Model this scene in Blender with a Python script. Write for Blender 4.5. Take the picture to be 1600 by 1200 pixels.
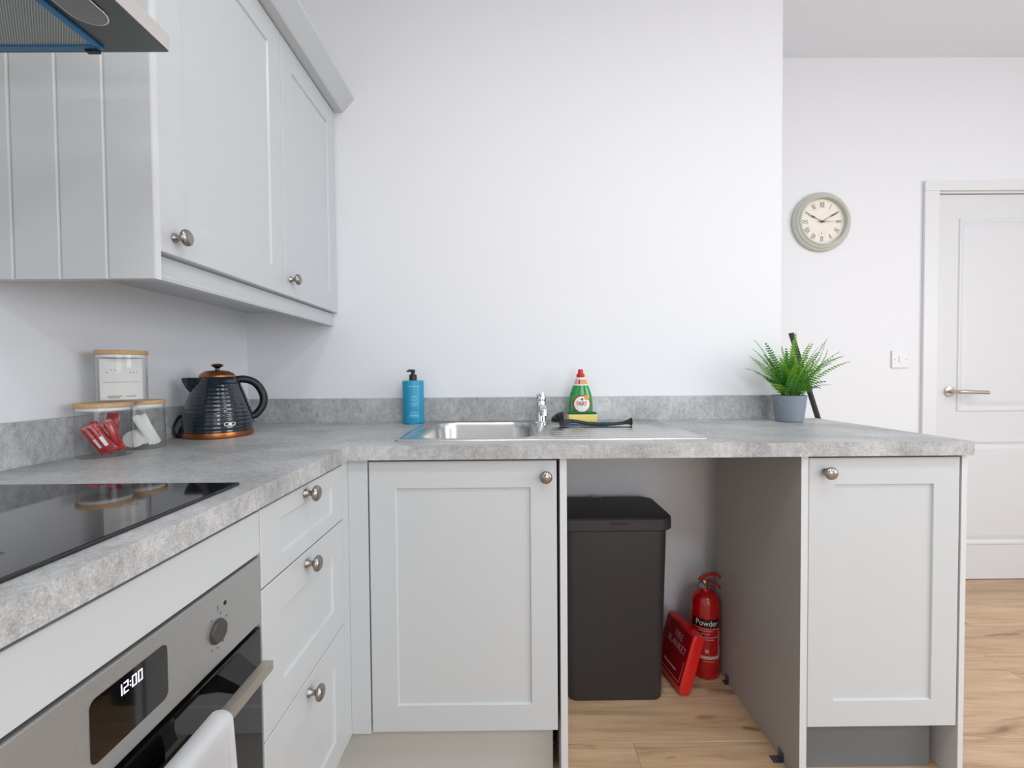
import bpy, bmesh, math, random
from math import sin, cos, pi, radians, sqrt
from mathutils import Vector, Matrix
random.seed(7)
for o in list(bpy.data.objects): bpy.data.objects.remove(o)
S = bpy.context.scene
COL = S.collection

# ------------------------------------------------------------------ camera, world, lights, exposure
F_PX, CAM_H, PITCH, YAW, ROLL = 702.7, 1.0934, -0.02356, 0.00499, -0.00776
fw = Vector((sin(YAW)*cos(PITCH), cos(YAW)*cos(PITCH), sin(PITCH)))
rt = Vector((cos(YAW), -sin(YAW), 0)); upv = rt.cross(fw)
r2 = rt*cos(ROLL)+upv*sin(ROLL); u2 = upv*cos(ROLL)-rt*sin(ROLL)
cam = bpy.data.objects.new('camera', bpy.data.cameras.new('camera')); COL.objects.link(cam)
cam.data.sensor_width = 36; cam.data.lens = F_PX/1600*36; cam.data.clip_start = 0.01
M = Matrix((r2, u2, -fw)).transposed().to_4x4(); M.translation = (0, 0, CAM_H)
cam.matrix_world = M
S.camera = cam
S.view_settings.view_transform = 'Standard'; S.view_settings.look = 'None'
S.view_settings.exposure = 0.17; S.view_settings.gamma = 1; S.view_settings.use_curve_mapping = False
W = bpy.data.worlds.new('world'); S.world = W; W.use_nodes = True
W.node_tree.nodes['Background'].inputs[0].default_value = (0.8, 0.9, 1, 1)
W.node_tree.nodes['Background'].inputs[1].default_value = 0.6
CEIL = 2.667
def area(name, loc, rot, sx, sy, power, col=(1, 1, 1), shape='RECTANGLE', spread=180):
    l = bpy.data.lights.new(name, 'AREA'); l.shape = shape; l.size = sx; l.size_y = sy; l.energy = power
    l.color = col; l.spread = radians(spread)
    o = bpy.data.objects.new(name, l); COL.objects.link(o); o.location = loc; o.rotation_euler = rot
    return o
area('window_and_fill_light', (1.6, -3.12, 1.45), (radians(90), 0, 0), 2.2, 1.7, 33, (0.92, 0.965, 1.0))
area('window_and_fill_light', (3.93, -0.55, 1.5), (0, radians(90), 0), 1.4, 1.8, 38, (0.94, 0.975, 1.0))  # fill added from the right to brighten faces turned that way
for i, (x, y, p) in enumerate(((1.00, 0.25, 6.2), (-0.10, 0.20, 6.2), (2.7, 0.25, 8), (0.85, -1.3, 11), (2.5, -1.3, 13))):
    area('ceiling_lamp_light', (x, y, CEIL-0.06), (0, 0, 0), 0.34, 0.34, p, (0.94, 0.98, 1.0), 'DISK', 180)

# ------------------------------------------------------------------ materials
def lin(c):
    return tuple(((v/255)/12.92 if v/255 <= 0.04045 else ((v/255+0.055)/1.055)**2.4) for v in c)+(1,)
MATS = {}
def pm(name, rgb, rough=0.5, metal=0.0, bump=None, var=None, **kw):
    """principled material; bump=(scale,strength,distance); var=(scale,amount) value variation by noise"""
    m = bpy.data.materials.new(name); m.use_nodes = True; nt = m.node_tree; N = nt.nodes; L = nt.links
    b = N['Principled BSDF']
    b.inputs['Base Color'].default_value = lin(rgb); b.inputs['Roughness'].default_value = rough
    b.inputs['Metallic'].default_value = metal
    for k, v in kw.items():
        b.inputs[k.replace('_', ' ')].default_value = v
    tc = N.new('ShaderNodeTexCoord')
    if bump:
        n = N.new('ShaderNodeTexNoise'); n.inputs['Scale'].default_value = bump[0]; n.inputs['Detail'].default_value = 4
        L.new(tc.outputs['Object'], n.inputs['Vector'])
        bp = N.new('ShaderNodeBump'); bp.inputs['Strength'].default_value = bump[1]; bp.inputs['Distance'].default_value = bump[2]
        L.new(n.outputs['Fac'], bp.inputs['Height']); L.new(bp.outputs['Normal'], b.inputs['Normal'])
    if var:
        n = N.new('ShaderNodeTexNoise'); n.inputs['Scale'].default_value = var[0]; n.inputs['Detail'].default_value = 5
        L.new(tc.outputs['Object'], n.inputs['Vector'])
        mr = N.new('ShaderNodeMapRange'); mr.inputs[1].default_value = .3; mr.inputs[2].default_value = .7
        mr.inputs[3].default_value = 1-var[1]; mr.inputs[4].default_value = 1+var[1]
        L.new(n.outputs['Fac'], mr.inputs[0])
        hs = N.new('ShaderNodeHueSaturation'); hs.inputs['Color'].default_value = lin(rgb)
        L.new(mr.outputs[0], hs.inputs['Value']); L.new(hs.outputs[0], b.inputs['Base Color'])
    MATS[name] = m
    return m
pm('wall', (233, 234, 238), 0.55, bump=(220, .08, .001))
pm('ceiling', (234, 239, 245), 0.8)
pm('trim_white', (226, 227, 230), 0.35)
pm('door_white', (220, 221, 224), 0.4)
pm('cabinet', (199, 203, 206), 0.32, bump=(500, .03, .0005))
pm('cabinet_edge', (212, 214, 217), 0.4)
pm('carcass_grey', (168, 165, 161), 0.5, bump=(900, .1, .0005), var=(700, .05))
pm('carcass_white', (222, 220, 216), 0.5)
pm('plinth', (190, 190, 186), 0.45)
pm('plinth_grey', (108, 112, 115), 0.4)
pm('nickel', (158, 154, 149), 0.24, 1.0)
pm('chrome', (225, 228, 230), 0.07, 1.0)
pm('sink_steel', (206, 206, 204), 0.27, 1.0)
pm('oven_steel', (182, 184, 184), 0.4, 0.75, var=(300, .04))
pm('hood_steel', (214, 210, 206), 0.38, 0.6)
pm('hood_under', (104, 106, 106), 0.42, 0.85)  # same stainless, its dark reflection of worktop and hob put into the colour
pm('handle_steel', (198, 190, 178), 0.3, 1.0)
pm('black_plastic', (14, 14, 15), 0.35)
pm('black_gloss', (6, 6, 7), 0.06, Coat_Weight=.5)
pm('oven_glass', (10, 10, 11), 0.05, Specular_IOR_Level=.8)
pm('hob_glass', (9, 9, 10), 0.045, Specular_IOR_Level=.75)
pm('hob_print', (2, 2, 2), 0.3)
pm('blue_film', (42, 112, 160), 0.3, 0.2)
pm('lamp_lens', (120, 122, 124), 0.15)
pm('digits', (220, 225, 255), 0.5, Emission_Color=(0.8, 0.85, 1, 1), Emission_Strength=2.2)
pm('print_grey', (96, 94, 92), 0.6)
pm('knob_grey', (62, 61, 60), 0.4)
pm('towel_white', (246, 246, 248), 0.95, bump=(420, .35, .0015))
pm('towel_black', (17, 20, 24), 0.6, bump=(300, .5, .002))
pm('navy_enamel', (20, 32, 44), 0.14, Coat_Weight=.6, bump=(60, .12, .004), var=(40, .18))
pm('navy_plastic', (16, 18, 26), 0.38)
pm('copper', (178, 112, 70), 0.3, 1.0)
pm('copper_dark', (116, 72, 40), 0.3, 1.0)
pm('silver_print', (205, 205, 208), 0.3, 0.3)
pm('bamboo', (205, 165, 116), 0.5, var=(90, .12))
pm('red_foil', (170, 18, 24), 0.22, Coat_Weight=.4, var=(120, .25))
pm('white_print', (238, 236, 236), 0.5)
pm('paper', (228, 227, 225), 0.7)
pm('paper_grey', (150, 150, 152), 0.7)
pm('soap_blue', (38, 148, 186), 0.35)
pm('soap_print', (140, 205, 225), 0.5)
pm('pump_black', (18, 16, 22), 0.35)
pm('liquid_green', (4, 142, 62), 0.12, Coat_Weight=.6)
pm('label_green', (10, 110, 52), 0.4)
pm('cap_red', (205, 32, 30), 0.3)
pm('label_red', (178, 36, 36), 0.4)
pm('label_orange', (226, 150, 60), 0.45)
pm('label_pink', (226, 150, 150), 0.45)
pm('sponge_yellow', (250, 228, 134), 0.9, bump=(500, .8, .003), var=(300, .1))
pm('scourer_green', (28, 110, 70), 0.95, bump=(700, 1, .003))
pm('cloth_blue', (150, 205, 242), 0.9, bump=(500, .3, .002))
pm('brush_black', (16, 16, 17), 0.4)
pm('pot_grey', (132, 143, 154), 0.6, var=(60, .06))
pm('soil', (34, 28, 22), 0.95)
pm('stand_black', (18, 18, 19), 0.45)
pm('bin_grey', (50, 50, 52), 0.42, bump=(900, .15, .0005))
pm('bin_lid', (50, 50, 53), 0.45)
pm('bin_lid_top', (22, 22, 24), 0.55, bump=(900, .2, .0005))
pm('bin_badge', (40, 16, 17), 0.3)
pm('extinguisher_red', (176, 8, 12), 0.25, Coat_Weight=.4)
pm('blanket_red', (214, 24, 22), 0.28, Coat_Weight=.5, bump=(40, .3, .004))
pm('blanket_face', (150, 10, 18), 0.35)
pm('black_label', (12, 14, 16), 0.4)
pm('label_white', (206, 170, 170), 0.5)
pm('brass', (190, 172, 120), 0.35, 1.0)
pm('zinc', (120, 132, 142), 0.4, 0.9)
pm('clock_green', (192, 194, 184), 0.5, bump=(60, .2, .002))
pm('clock_face', (240, 234, 222), 0.6)
pm('clock_ink', (72, 66, 62), 0.6)
pm('switch', (226, 226, 228), 0.3)
pm('switch_screw', (150, 150, 150), 0.4)
pm('gap_dark', (40, 38, 36), 0.8)

def mat_glass():
    m = bpy.data.materials.new('jar_glass'); m.use_nodes = True; N = m.node_tree.nodes; L = m.node_tree.links
    N.remove(N['Principled BSDF']); out = N['Material Output']
    t = N.new('ShaderNodeBsdfTransparent'); t.inputs[0].default_value = (0.965, 0.972, 0.97, 1)
    g = N.new('ShaderNodeBsdfGlossy'); g.inputs['Roughness'].default_value = 0.03
    lw = N.new('ShaderNodeLayerWeight'); lw.inputs[0].default_value = .5
    pw = N.new('ShaderNodeMath'); pw.operation = 'POWER'; pw.inputs[1].default_value = 2.4; L.new(lw.outputs['Facing'], pw.inputs[0])
    mr = N.new('ShaderNodeMapRange'); mr.inputs[3].default_value = .035; mr.inputs[4].default_value = .7; L.new(pw.outputs[0], mr.inputs[0])
    mx = N.new('ShaderNodeMixShader'); L.new(mr.outputs[0], mx.inputs[0]); L.new(t.outputs[0], mx.inputs[1]); L.new(g.outputs[0], mx.inputs[2])
    L.new(mx.outputs[0], out.inputs[0]); MATS['jar_glass'] = m
mat_glass()

def mat_concrete():
    m = bpy.data.materials.new('concrete'); m.use_nodes = True; N = m.node_tree.nodes; L = m.node_tree.links
    b = N['Principled BSDF']; b.inputs['Roughness'].default_value = 0.36
    tc = N.new('ShaderNodeTexCoord')
    def noise(sc, det, vs=(1, 1, 1), rough=.6):
        mp = N.new('ShaderNodeMapping'); mp.inputs['Scale'].default_value = vs; L.new(tc.outputs['Object'], mp.inputs[0])
        n = N.new('ShaderNodeTexNoise'); n.inputs['Scale'].default_value = sc; n.inputs['Detail'].default_value = det
        n.inputs['Roughness'].default_value = rough; L.new(mp.outputs[0], n.inputs['Vector']); return n.outputs['Fac']
    a = noise(5, 6, (1, 1.6, 1.0)); c = noise(75, 6, (1, 1, .7), .75); d = noise(420, 3)
    def mix(x, y, f):
        k = N.new('ShaderNodeMix'); k.data_type = 'FLOAT'; k.inputs[0].default_value = f
        L.new(x, k.inputs[2]); L.new(y, k.inputs[3]); return k.outputs[0]
    v = mix(mix(a, c, .5), d, .30)
    r = N.new('ShaderNodeValToRGB'); L.new(v, r.inputs[0])
    e = r.color_ramp.elements; e[0].position = .38; e[0].color = lin((130, 131, 133)); e[1].position = .61; e[1].color = lin((206, 207, 209))
    x = r.color_ramp.elements.new(.5); x.color = lin((174, 175, 175))
    L.new(r.outputs[0], b.inputs['Base Color'])
    bp = N.new('ShaderNodeBump'); bp.inputs['Strength'].default_value = .12; bp.inputs['Distance'].default_value = .001
    L.new(v, bp.inputs['Height']); L.new(bp.outputs[0], b.inputs['Normal'])
    MATS['concrete'] = m
mat_concrete()

def mat_oak():
    m = bpy.data.materials.new('oak_plank'); m.use_nodes = True; N = m.node_tree.nodes; L = m.node_tree.links
    b = N['Principled BSDF']; b.inputs['Roughness'].default_value = 0.42
    tc = N.new('ShaderNodeTexCoord'); oi = N.new('ShaderNodeObjectInfo')
    off = N.new('ShaderNodeVectorMath'); off.operation = 'SCALE'; off.inputs[0].default_value = (17, 31, 5); L.new(oi.outputs['Random'], off.inputs['Scale'])
    ad = N.new('ShaderNodeVectorMath'); L.new(tc.outputs['Object'], ad.inputs[0]); L.new(off.outputs[0], ad.inputs[1])
    def noise(sc, det, vs, rough=.6, dist=0):
        mp = N.new('ShaderNodeMapping'); mp.inputs['Scale'].default_value = vs; L.new(ad.outputs[0], mp.inputs[0])
        n = N.new('ShaderNodeTexNoise'); n.inputs['Scale'].default_value = sc; n.inputs['Detail'].default_value = det
        n.inputs['Roughness'].default_value = rough; n.inputs['Distortion'].default_value = dist
        L.new(mp.outputs[0], n.inputs['Vector']); return n.outputs['Fac']
    g = noise(3.0, 8, (.7, 9, 1), .65, .6); f = noise(30, 4, (.35, 12, 1), .6); k = noise(2.4, 3, (1.2, 5.5, 1), .5, 1.2)
    mx = N.new('ShaderNodeMix'); mx.data_type = 'FLOAT'; mx.inputs[0].default_value = .3; L.new(g, mx.inputs[2]); L.new(f, mx.inputs[3])
    r = N.new('ShaderNodeValToRGB'); L.new(mx.outputs[0], r.inputs[0]); e = r.color_ramp.elements
    e[0].position = .30; e[0].color = lin((150, 118, 88)); e[1].position = .66; e[1].color = lin((216, 186, 154))
    x = e.new(.47); x.color = lin((196, 162, 128))
    kr = N.new('ShaderNodeValToRGB'); L.new(k, kr.inputs[0]); q = kr.color_ramp.elements
    q[0].position = .27; q[0].color = (.36, .29, .23, 1); q[1].position = .37; q[1].color = (1, 1, 1, 1)
    mu = N.new('ShaderNodeMix'); mu.data_type = 'RGBA'; mu.blend_type = 'MULTIPLY'; mu.inputs[0].default_value = .8
    L.new(r.outputs[0], mu.inputs[6]); L.new(kr.outputs[0], mu.inputs[7])
    hs = N.new('ShaderNodeHueSaturation'); L.new(mu.outputs[2], hs.inputs['Color'])
    mr = N.new('ShaderNodeMapRange'); mr.inputs[3].default_value = .92; mr.inputs[4].default_value = 1.06; L.new(oi.outputs['Random'], mr.inputs[0])
    L.new(mr.outputs[0], hs.inputs['Value']); L.new(hs.outputs[0], b.inputs['Base Color'])
    bp = N.new('ShaderNodeBump'); bp.inputs['Strength'].default_value = .15; bp.inputs['Distance'].default_value = .001
    L.new(g, bp.inputs['Height']); L.new(bp.outputs[0], b.inputs['Normal'])
    MATS['oak_plank'] = m
mat_oak()

def mat_filter():
    m = bpy.data.materials.new('filter_mesh'); m.use_nodes = True; N = m.node_tree.nodes; L = m.node_tree.links
    b = N['Principled BSDF']; b.inputs['Metallic'].default_value = .7; b.inputs['Roughness'].default_value = .45
    tc = N.new('ShaderNodeTexCoord'); vals = []
    for a in (45, -45):
        mp = N.new('ShaderNodeMapping'); mp.inputs['Rotation'].default_value = (0, 0, radians(a)); L.new(tc.outputs['Object'], mp.inputs[0])
        w = N.new('ShaderNodeTexWave'); w.inputs['Scale'].default_value = 110; L.new(mp.outputs[0], w.inputs[0]); vals.append(w.outputs['Fac'])
    mx = N.new('ShaderNodeMath'); mx.operation = 'MAXIMUM'; L.new(vals[0], mx.inputs[0]); L.new(vals[1], mx.inputs[1])
    r = N.new('ShaderNodeValToRGB'); L.new(mx.outputs[0], r.inputs[0])
    r.color_ramp.elements[0].position = .5; r.color_ramp.elements[0].color = lin((84, 90, 88)); r.color_ramp.elements[1].color = lin((190, 194, 190))
    L.new(r.outputs[0], b.inputs['Base Color']); MATS['filter_mesh'] = m
mat_filter()

def mat_fern():
    m = bpy.data.materials.new('fern_green'); m.use_nodes = True; N = m.node_tree.nodes; L = m.node_tree.links
    b = N['Principled BSDF']; b.inputs['Roughness'].default_value = .4; b.inputs['Subsurface Weight'].default_value = .0
    oi = N.new('ShaderNodeObjectInfo'); r = N.new('ShaderNodeValToRGB'); L.new(oi.outputs['Random'], r.inputs[0])
    e = r.color_ramp.elements; e[0].color = lin((58, 128, 44)); e[1].color = lin((172, 208, 66)); x = e.new(.55); x.color = lin((98, 172, 56))
    L.new(r.outputs[0], b.inputs['Base Color'])
    tr = N.new('ShaderNodeBsdfTranslucent'); L.new(r.outputs[0], tr.inputs[0])
    mx = N.new('ShaderNodeMixShader'); mx.inputs[0].default_value = .35; L.new(b.outputs[0], mx.inputs[1]); L.new(tr.outputs[0], mx.inputs[2])
    L.new(mx.outputs[0], N['Material Output'].inputs[0]); MATS['fern_green'] = m
mat_fern()

# ------------------------------------------------------------------ mesh helpers
def B(): return bmesh.new()
def box(bm, x0, x1, y0, y1, z0, z1, bev=0.0, seg=2):
    vs = [bm.verts.new((x, y, z)) for z in (z0, z1) for y in (y0, y1) for x in (x0, x1)]
    fs = [bm.faces.new([vs[i] for i in f]) for f in ((0, 2, 3, 1), (4, 5, 7, 6), (0, 1, 5, 4), (2, 6, 7, 3), (0, 4, 6, 2), (1, 3, 7, 5))]
    if bev: bmesh.ops.bevel(bm, geom=list({e for f in fs for e in f.edges}), offset=bev, segments=seg, profile=.6, affect='EDGES')
    return bm
def bxm(*a, **k): return box(B(), *a, **k)
def loft(bm, rings, cap0=True, cap1=True, closed=True):
    """rings: lists of equal-length point lists"""
    R = [[bm.verts.new(p) for p in r] for r in rings]; n = len(R[0])
    for a, b in zip(R, R[1:]):
        for i in range(n if closed else n-1):
            j = (i+1) % n
            bm.faces.new((a[i], a[j], b[j], b[i]))
    if cap0: bm.faces.new(list(reversed(R[0])))
    if cap1: bm.faces.new(R[-1])
    return R
def circ(cx, cy, z, rx, ry=None, n=32):
    ry = rx if ry is None else ry
    return [(cx+rx*cos(2*pi*i/n), cy+ry*sin(2*pi*i/n), z) for i in range(n)]
def lathe(bm, prof, cx=0, cy=0, n=32, cap0=True, cap1=True):
    return loft(bm, [circ(cx, cy, z, max(r, 1e-5), n=n) for r, z in prof], cap0, cap1)
def rrect(x0, x1, y0, y1, z, r, n=6):
    P = []
    for cx, cy, a0 in ((x1-r, y1-r, 0), (x0+r, y1-r, 90), (x0+r, y0+r, 180), (x1-r, y0+r, 270)):
        for i in range(n+1):
            a = radians(a0+90*i/n); P.append((cx+r*cos(a), cy+r*sin(a), z))
    return P
def tube(bm, pts, rad, n=10, flat=1.0, upref=(0, 0, 1)):
    pts = [Vector(p) for p in pts]; rings = []
    for i, p in enumerate(pts):
        t = (pts[min(i+1, len(pts)-1)]-pts[max(i-1, 0)]).normalized()
        u = Vector(upref); u = u-t*u.dot(t)
        if u.length < 1e-4: u = Vector((1, 0, 0))-t*t.x
        u.normalize(); v = t.cross(u)
        r = rad[i] if isinstance(rad, (list, tuple)) else rad
        rings.append([p+u*r*cos(2*pi*k/n)+v*r*flat*sin(2*pi*k/n) for k in range(n)])
    loft(bm, rings)
    return bm
def spline(P, n=6):
    P = [Vector(p) for p in P]; Q = [P[0]]+P+[P[-1]]; out = []
    for i in range(1, len(Q)-2):
        a, b, c, d = Q[i-1:i+3]
        for k in range(n):
            t = k/n; out.append(.5*((2*b)+(c-a)*t+(2*a-5*b+4*c-d)*t*t+(3*b-a-3*c+d)*t**3))
    out.append(P[-1]); return out
def xf(bm, loc=(0, 0, 0), rz=0, rx=0, ry=0):
    bm.transform(Matrix.Translation(loc) @ Matrix.Rotation(rz, 4, 'Z') @ Matrix.Rotation(ry, 4, 'Y') @ Matrix.Rotation(rx, 4, 'X'))
    return bm
def tag(o, label=None, cat=None, group=None, kind=None):
    if label: o['label'] = label
    if cat: o['category'] = cat
    if group: o['group'] = group
    if kind: o['kind'] = kind
    return o
def thing(name, label, cat, loc=(0, 0, 0), group=None):
    o = bpy.data.objects.new(name, None); o.empty_display_size = .05; COL.objects.link(o); o.location = loc
    return tag(o, label, cat, group)
def wpos(p):
    v = Vector((0, 0, 0))
    while p: v = v+p.location; p = p.parent
    return v
def mk(name, bm, mat, parent=None, smooth=False, base=None, keep=False):
    """bm in world coordinates -> ONE mesh object; origin at base (or at its own centre bottom)"""
    bmesh.ops.recalc_face_normals(bm, faces=bm.faces)
    me = bpy.data.meshes.new(name)
    if base is None:
        xs = [v.co for v in bm.verts]
        base = Vector(((min(v.x for v in xs)+max(v.x for v in xs))/2, (min(v.y for v in xs)+max(v.y for v in xs))/2, min(v.z for v in xs)))
    base = Vector(base)
    bm.transform(Matrix.Translation(-base)); bm.to_mesh(me); bm.free()
    if smooth:
        for p in me.polygons: p.use_smooth = True
        if smooth is not True: me.set_sharp_from_angle(angle=radians(smooth))
    o = bpy.data.objects.new(name, me); COL.objects.link(o)
    me.materials.append(MATS[mat])
    if parent: o.parent = parent; o.location = base-wpos(parent)
    else: o.location = base
    return o
def text_bm(s, size, ext=0.0, align='CENTER', squeeze=1.0, bold=0.0):
    c = bpy.data.curves.new('txt', 'FONT'); c.body = s; c.size = size; c.align_x = align; c.align_y = 'CENTER'; c.extrude = ext
    c.resolution_u = 3; c.offset = bold; c.space_character = 1.0
    o = bpy.data.objects.new('txt', c); me = bpy.data.meshes.new_from_object(o)
    bm = B(); bm.from_mesh(me); bpy.data.objects.remove(o); bpy.data.curves.remove(c); bpy.data.meshes.remove(me)
    if squeeze != 1: bm.transform(Matrix.Diagonal((squeeze, 1, 1, 1)))
    return bm
STAND = Matrix.Rotation(radians(90), 4, 'X')     # text in XY -> XZ facing -Y
def shaker(w, h, t=.020, st=.068, rl=.070, dep=.0055, sl=.003, bev=.0015):
    """local: x 0..w, z 0..h, front face y=0 facing -y, back y=t"""
    bm = B()
    def ring(x0, x1, z0, z1, y): return [(x0, y, z0), (x1, y, z0), (x1, y, z1), (x0, y, z1)]
    b = bev
    loft(bm, [ring(0, w, 0, h, t), ring(0, w, 0, h, b), ring(b, w-b, b, h-b, 0), ring(st, w-st, rl, h-rl, 0),
              ring(st+sl, w-st-sl, rl+sl, h-rl-sl, dep)])
    return bm
RX = radians(90)   # face +x: rotation about z by +90 deg
def knob_bm():
    bm = B()   # axis along local -y, base at y=0
    prof = [(.0085, 0), (.0095, .0015), (.0085, .004), (.006, .007), (.0052, .012), (.0065, .016), (.0125, .0185), (.0160, .0215), (.0166, .0240), (.0155, .0275), (.0115, .0305), (.006, .0322), (.0005, .0327)]
    lathe(bm, prof, n=28)
    bm.transform(Matrix.Rotation(radians(90), 4, 'X'))   # z -> -y
    return bm
def hollow(bm, x0, x1, y0, y1, z0, z1, t=.018, top=False, front=False):
    """carcass open at front (-y) and top"""
    box(bm, x0, x0+t, y0, y1, z0, z1); box(bm, x1-t, x1, y0, y1, z0, z1)
    box(bm, x0+t, x1-t, y0, y1, z0, z0+t); box(bm, x0+t, x1-t, y1-.008, y1, z0+t, z1)
    if top: box(bm, x0+t, x1-t, y0, y1-.008, z1-t, z1)
    return bm
def swapxy(bm):   # (x along run, y depth) -> left run: world x = XF - depth, world y = run
    bm.transform(Matrix(((0, -1, 0, 0), (1, 0, 0, 0), (0, 0, 1, 0), (0, 0, 0, 1))))
    bmesh.ops.recalc_face_normals(bm, faces=bm.faces); return bm

# ------------------------------------------------------------------ key dimensions (metres)
YF, YD, YB = 1.145, 1.163, 1.745          # worktop front edge, door faces, back wall
XL, XF, XW = -0.4135, -0.4215, -1.0135    # left run worktop edge, left run faces, left wall
XE, XC = 1.193, 1.0546                    # worktop end, wall corner
ZT, TH = 0.910, 0.036                     # worktop top, thickness
ZU = ZT-TH
YW = 2.292                                # far wall
XR, YR = 4.0, -3.2                        # right wall, rear wall

# ------------------------------------------------------------------ room
def struct(name, bm, mat, parent=None):
    o = mk(name, bm, mat, parent)
    if not parent: o['kind'] = 'structure'
    return o
T = .1
struct('wall_left', bxm(XW-T, XW, YR, YB+T, 0, CEIL), 'wall')
struct('wall_back', bxm(XW, XC, YB, YW+T, 0, CEIL), 'wall')
bm = B()
DX0, DX1, DZ = 2.187, 2.187+.762, 1.987
box(bm, XC, DX0-.025, YW, YW+T, 0, CEIL); box(bm, DX0-.025, DX1+.025, YW, YW+T, DZ+.025, CEIL); box(bm, DX1+.025, XR, YW, YW+T, 0, CEIL)
struct('wall_far', bm, 'wall')
bm = B(); box(bm, XR, XR+T, YR, -1.5, 0, CEIL); box(bm, XR, XR+T, .4, YW+T, 0, CEIL); box(bm, XR, XR+T, -1.5, .4, 0, .75); box(bm, XR, XR+T, -1.5, .4, 2.25, CEIL)
struct('wall_right', bm, 'wall')
bm = B()
for a in ((-1.5, -1.45, .75, 2.25), (.35, .4, .75, 2.25), (-1.45, .35, .75, .8), (-1.45, .35, 2.2, 2.25), (-.57, -.53, .8, 2.2)): box(bm, XR+.02, XR+.06, a[0], a[1], a[2], a[3])
struct('added_window', bm, 'trim_white')  # unseen window, made up to let the right-hand fill in
bm = B()
box(bm, XW-T, .5, YR-T, YR, 0, CEIL); box(bm, 2.7, XR+T, YR-T, YR, 0, CEIL); box(bm, .5, 2.7, YR-T, YR, 0, .6); box(bm, .5, 2.7, YR-T, YR, 2.3, CEIL)
struct('wall_rear', bm, 'wall')
struct('ceiling', bxm(XW-T, XR+T, YR-T, YW+T, CEIL, CEIL+.1), 'ceiling')
fl = struct('floor', bxm(XW-T, XR+T, YR-T, YW+T, -.06, -.008), 'oak_plank')
PW, PL = .192, 1.285
proto = None; row = 0; y = YW+.1-.192*30
y = 2.262-PW*28
while y < YW:
    off = (row*.437+.32) % 1*PL; x = XW-off
    while x < XR:
        x0, x1, y0, y1 = max(x, XW), min(x+PL, XR), max(y, YR), min(y+PW, YW+.06)
        if x1-x0 > .02 and y1-y0 > .01:
            full = abs(x1-x0-PL) < 1e-6 and abs(y1-y0-PW) < 1e-6
            if full and proto:
                o = proto.copy(); COL.objects.link(o); o.location = Vector(((x0+x1)/2, (y0+y1)/2, -.008))-fl.location
            else:
                bm = B(); loft(bm, [rr for rr in ([(x0+.0003, y0+.0003, -.008), (x1-.0003, y0+.0003, -.008), (x1-.0003, y1-.0003, -.008), (x0+.0003, y1-.0003, -.008)],
                     [(x0+.0003, y0+.0003, -.0007), (x1-.0003, y0+.0003, -.0007), (x1-.0003, y1-.0003, -.0007), (x0+.0003, y1-.0003, -.0007)],
                     [(x0+.001, y0+.001, 0), (x1-.001, y0+.001, 0), (x1-.001, y1-.001, 0), (x0+.001, y1-.001, 0)])], cap0=False)
                o = mk('plank', bm, 'oak_plank', fl)
                if full: proto = o
        x += PL
    y += PW; row += 1
# interior door in the far wall
d = mk('door_1', bxm(DX0, DX1, YW+.012, YW+.052, .006, DZ), 'door_white'); d['kind'] = 'structure'
def panel_mould(x0, x1, z0, z1, name='door_panel'):
    bm = B(); yf = YW+.012
    def rg(i, y): return [(x0+i, y, z0+i), (x1-i, y, z0+i), (x1-i, y, z1-i), (x0+i, y, z1-i)]
    loft(bm, [rg(0, yf), rg(.004, yf-.0055), rg(.012, yf-.006), rg(.026, yf-.0005), rg(.030, yf-.0005), rg(.050, yf-.004)], cap0=False)
    return mk(name, bm, 'door_white', d)
PX0, PX1 = DX0+.112, DX1-.112
panel_mould(PX0, PX1, .878, 1.865); panel_mould(PX0, PX1, .185, .735)
hd = mk('door_handle', tube(B(), [(DX0+.075, YW+.012, .983), (DX0+.075, YW+.004, .983), (DX0+.075, YW+.0035, .983)], [.026, .026, .024], 24), 'handle_steel', d, 40)
bm = tube(B(), spline([(DX0+.075, YW+.006, .983), (DX0+.075, YW-.035, .983), (DX0+.083, YW-.046, .983), (DX0+.105, YW-.049, .983), (DX0+.215, YW-.049, .979)], 5), .0095, 14)
mk('lever', bm, 'handle_steel', hd, 40)
bm = B(); lw = .085
box(bm, DX0-lw, DX0-.012, YW-.016, YW, 0, DZ+.012, .003); box(bm, DX0-lw, DX1+lw, YW-.016, YW, DZ+.012, DZ+.062, .003); box(bm, DX1+.012, DX1+lw, YW-.016, YW, 0, DZ+.012, .003)
struct('trim_1', bm, 'trim_white')
bm = B()
box(bm, DX0-.0249, DX0-.002, YW, YW+T, 0, DZ+.003); box(bm, DX1+.002, DX1+.0249, YW, YW+T, 0, DZ+.003); box(bm, DX0-.0249, DX1+.0249, YW, YW+T, DZ+.003, DZ+.0249)
struct('trim_2', bm, 'trim_white')
for nm, (x0, x1) in (('baseboard_far', (XC, DX0-lw)), ('baseboard_right', (DX1+lw, XR))):
    struct(nm, bxm(x0, x1, YW-.015, YW, 0, .1, .002), 'trim_white')
# window in the rear wall (behind the viewpoint)
bm = B()
for a in ((.5, .55, .6, 2.3), (2.65, 2.7, .6, 2.3), (.55, 2.65, .6, .65), (.55, 2.65, 2.25, 2.3), (1.58, 1.62, .65, 2.25)): box(bm, a[0], a[1], YR-.06, YR-.01, a[2], a[3])
struct('window_1', bm, 'trim_white')

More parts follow.
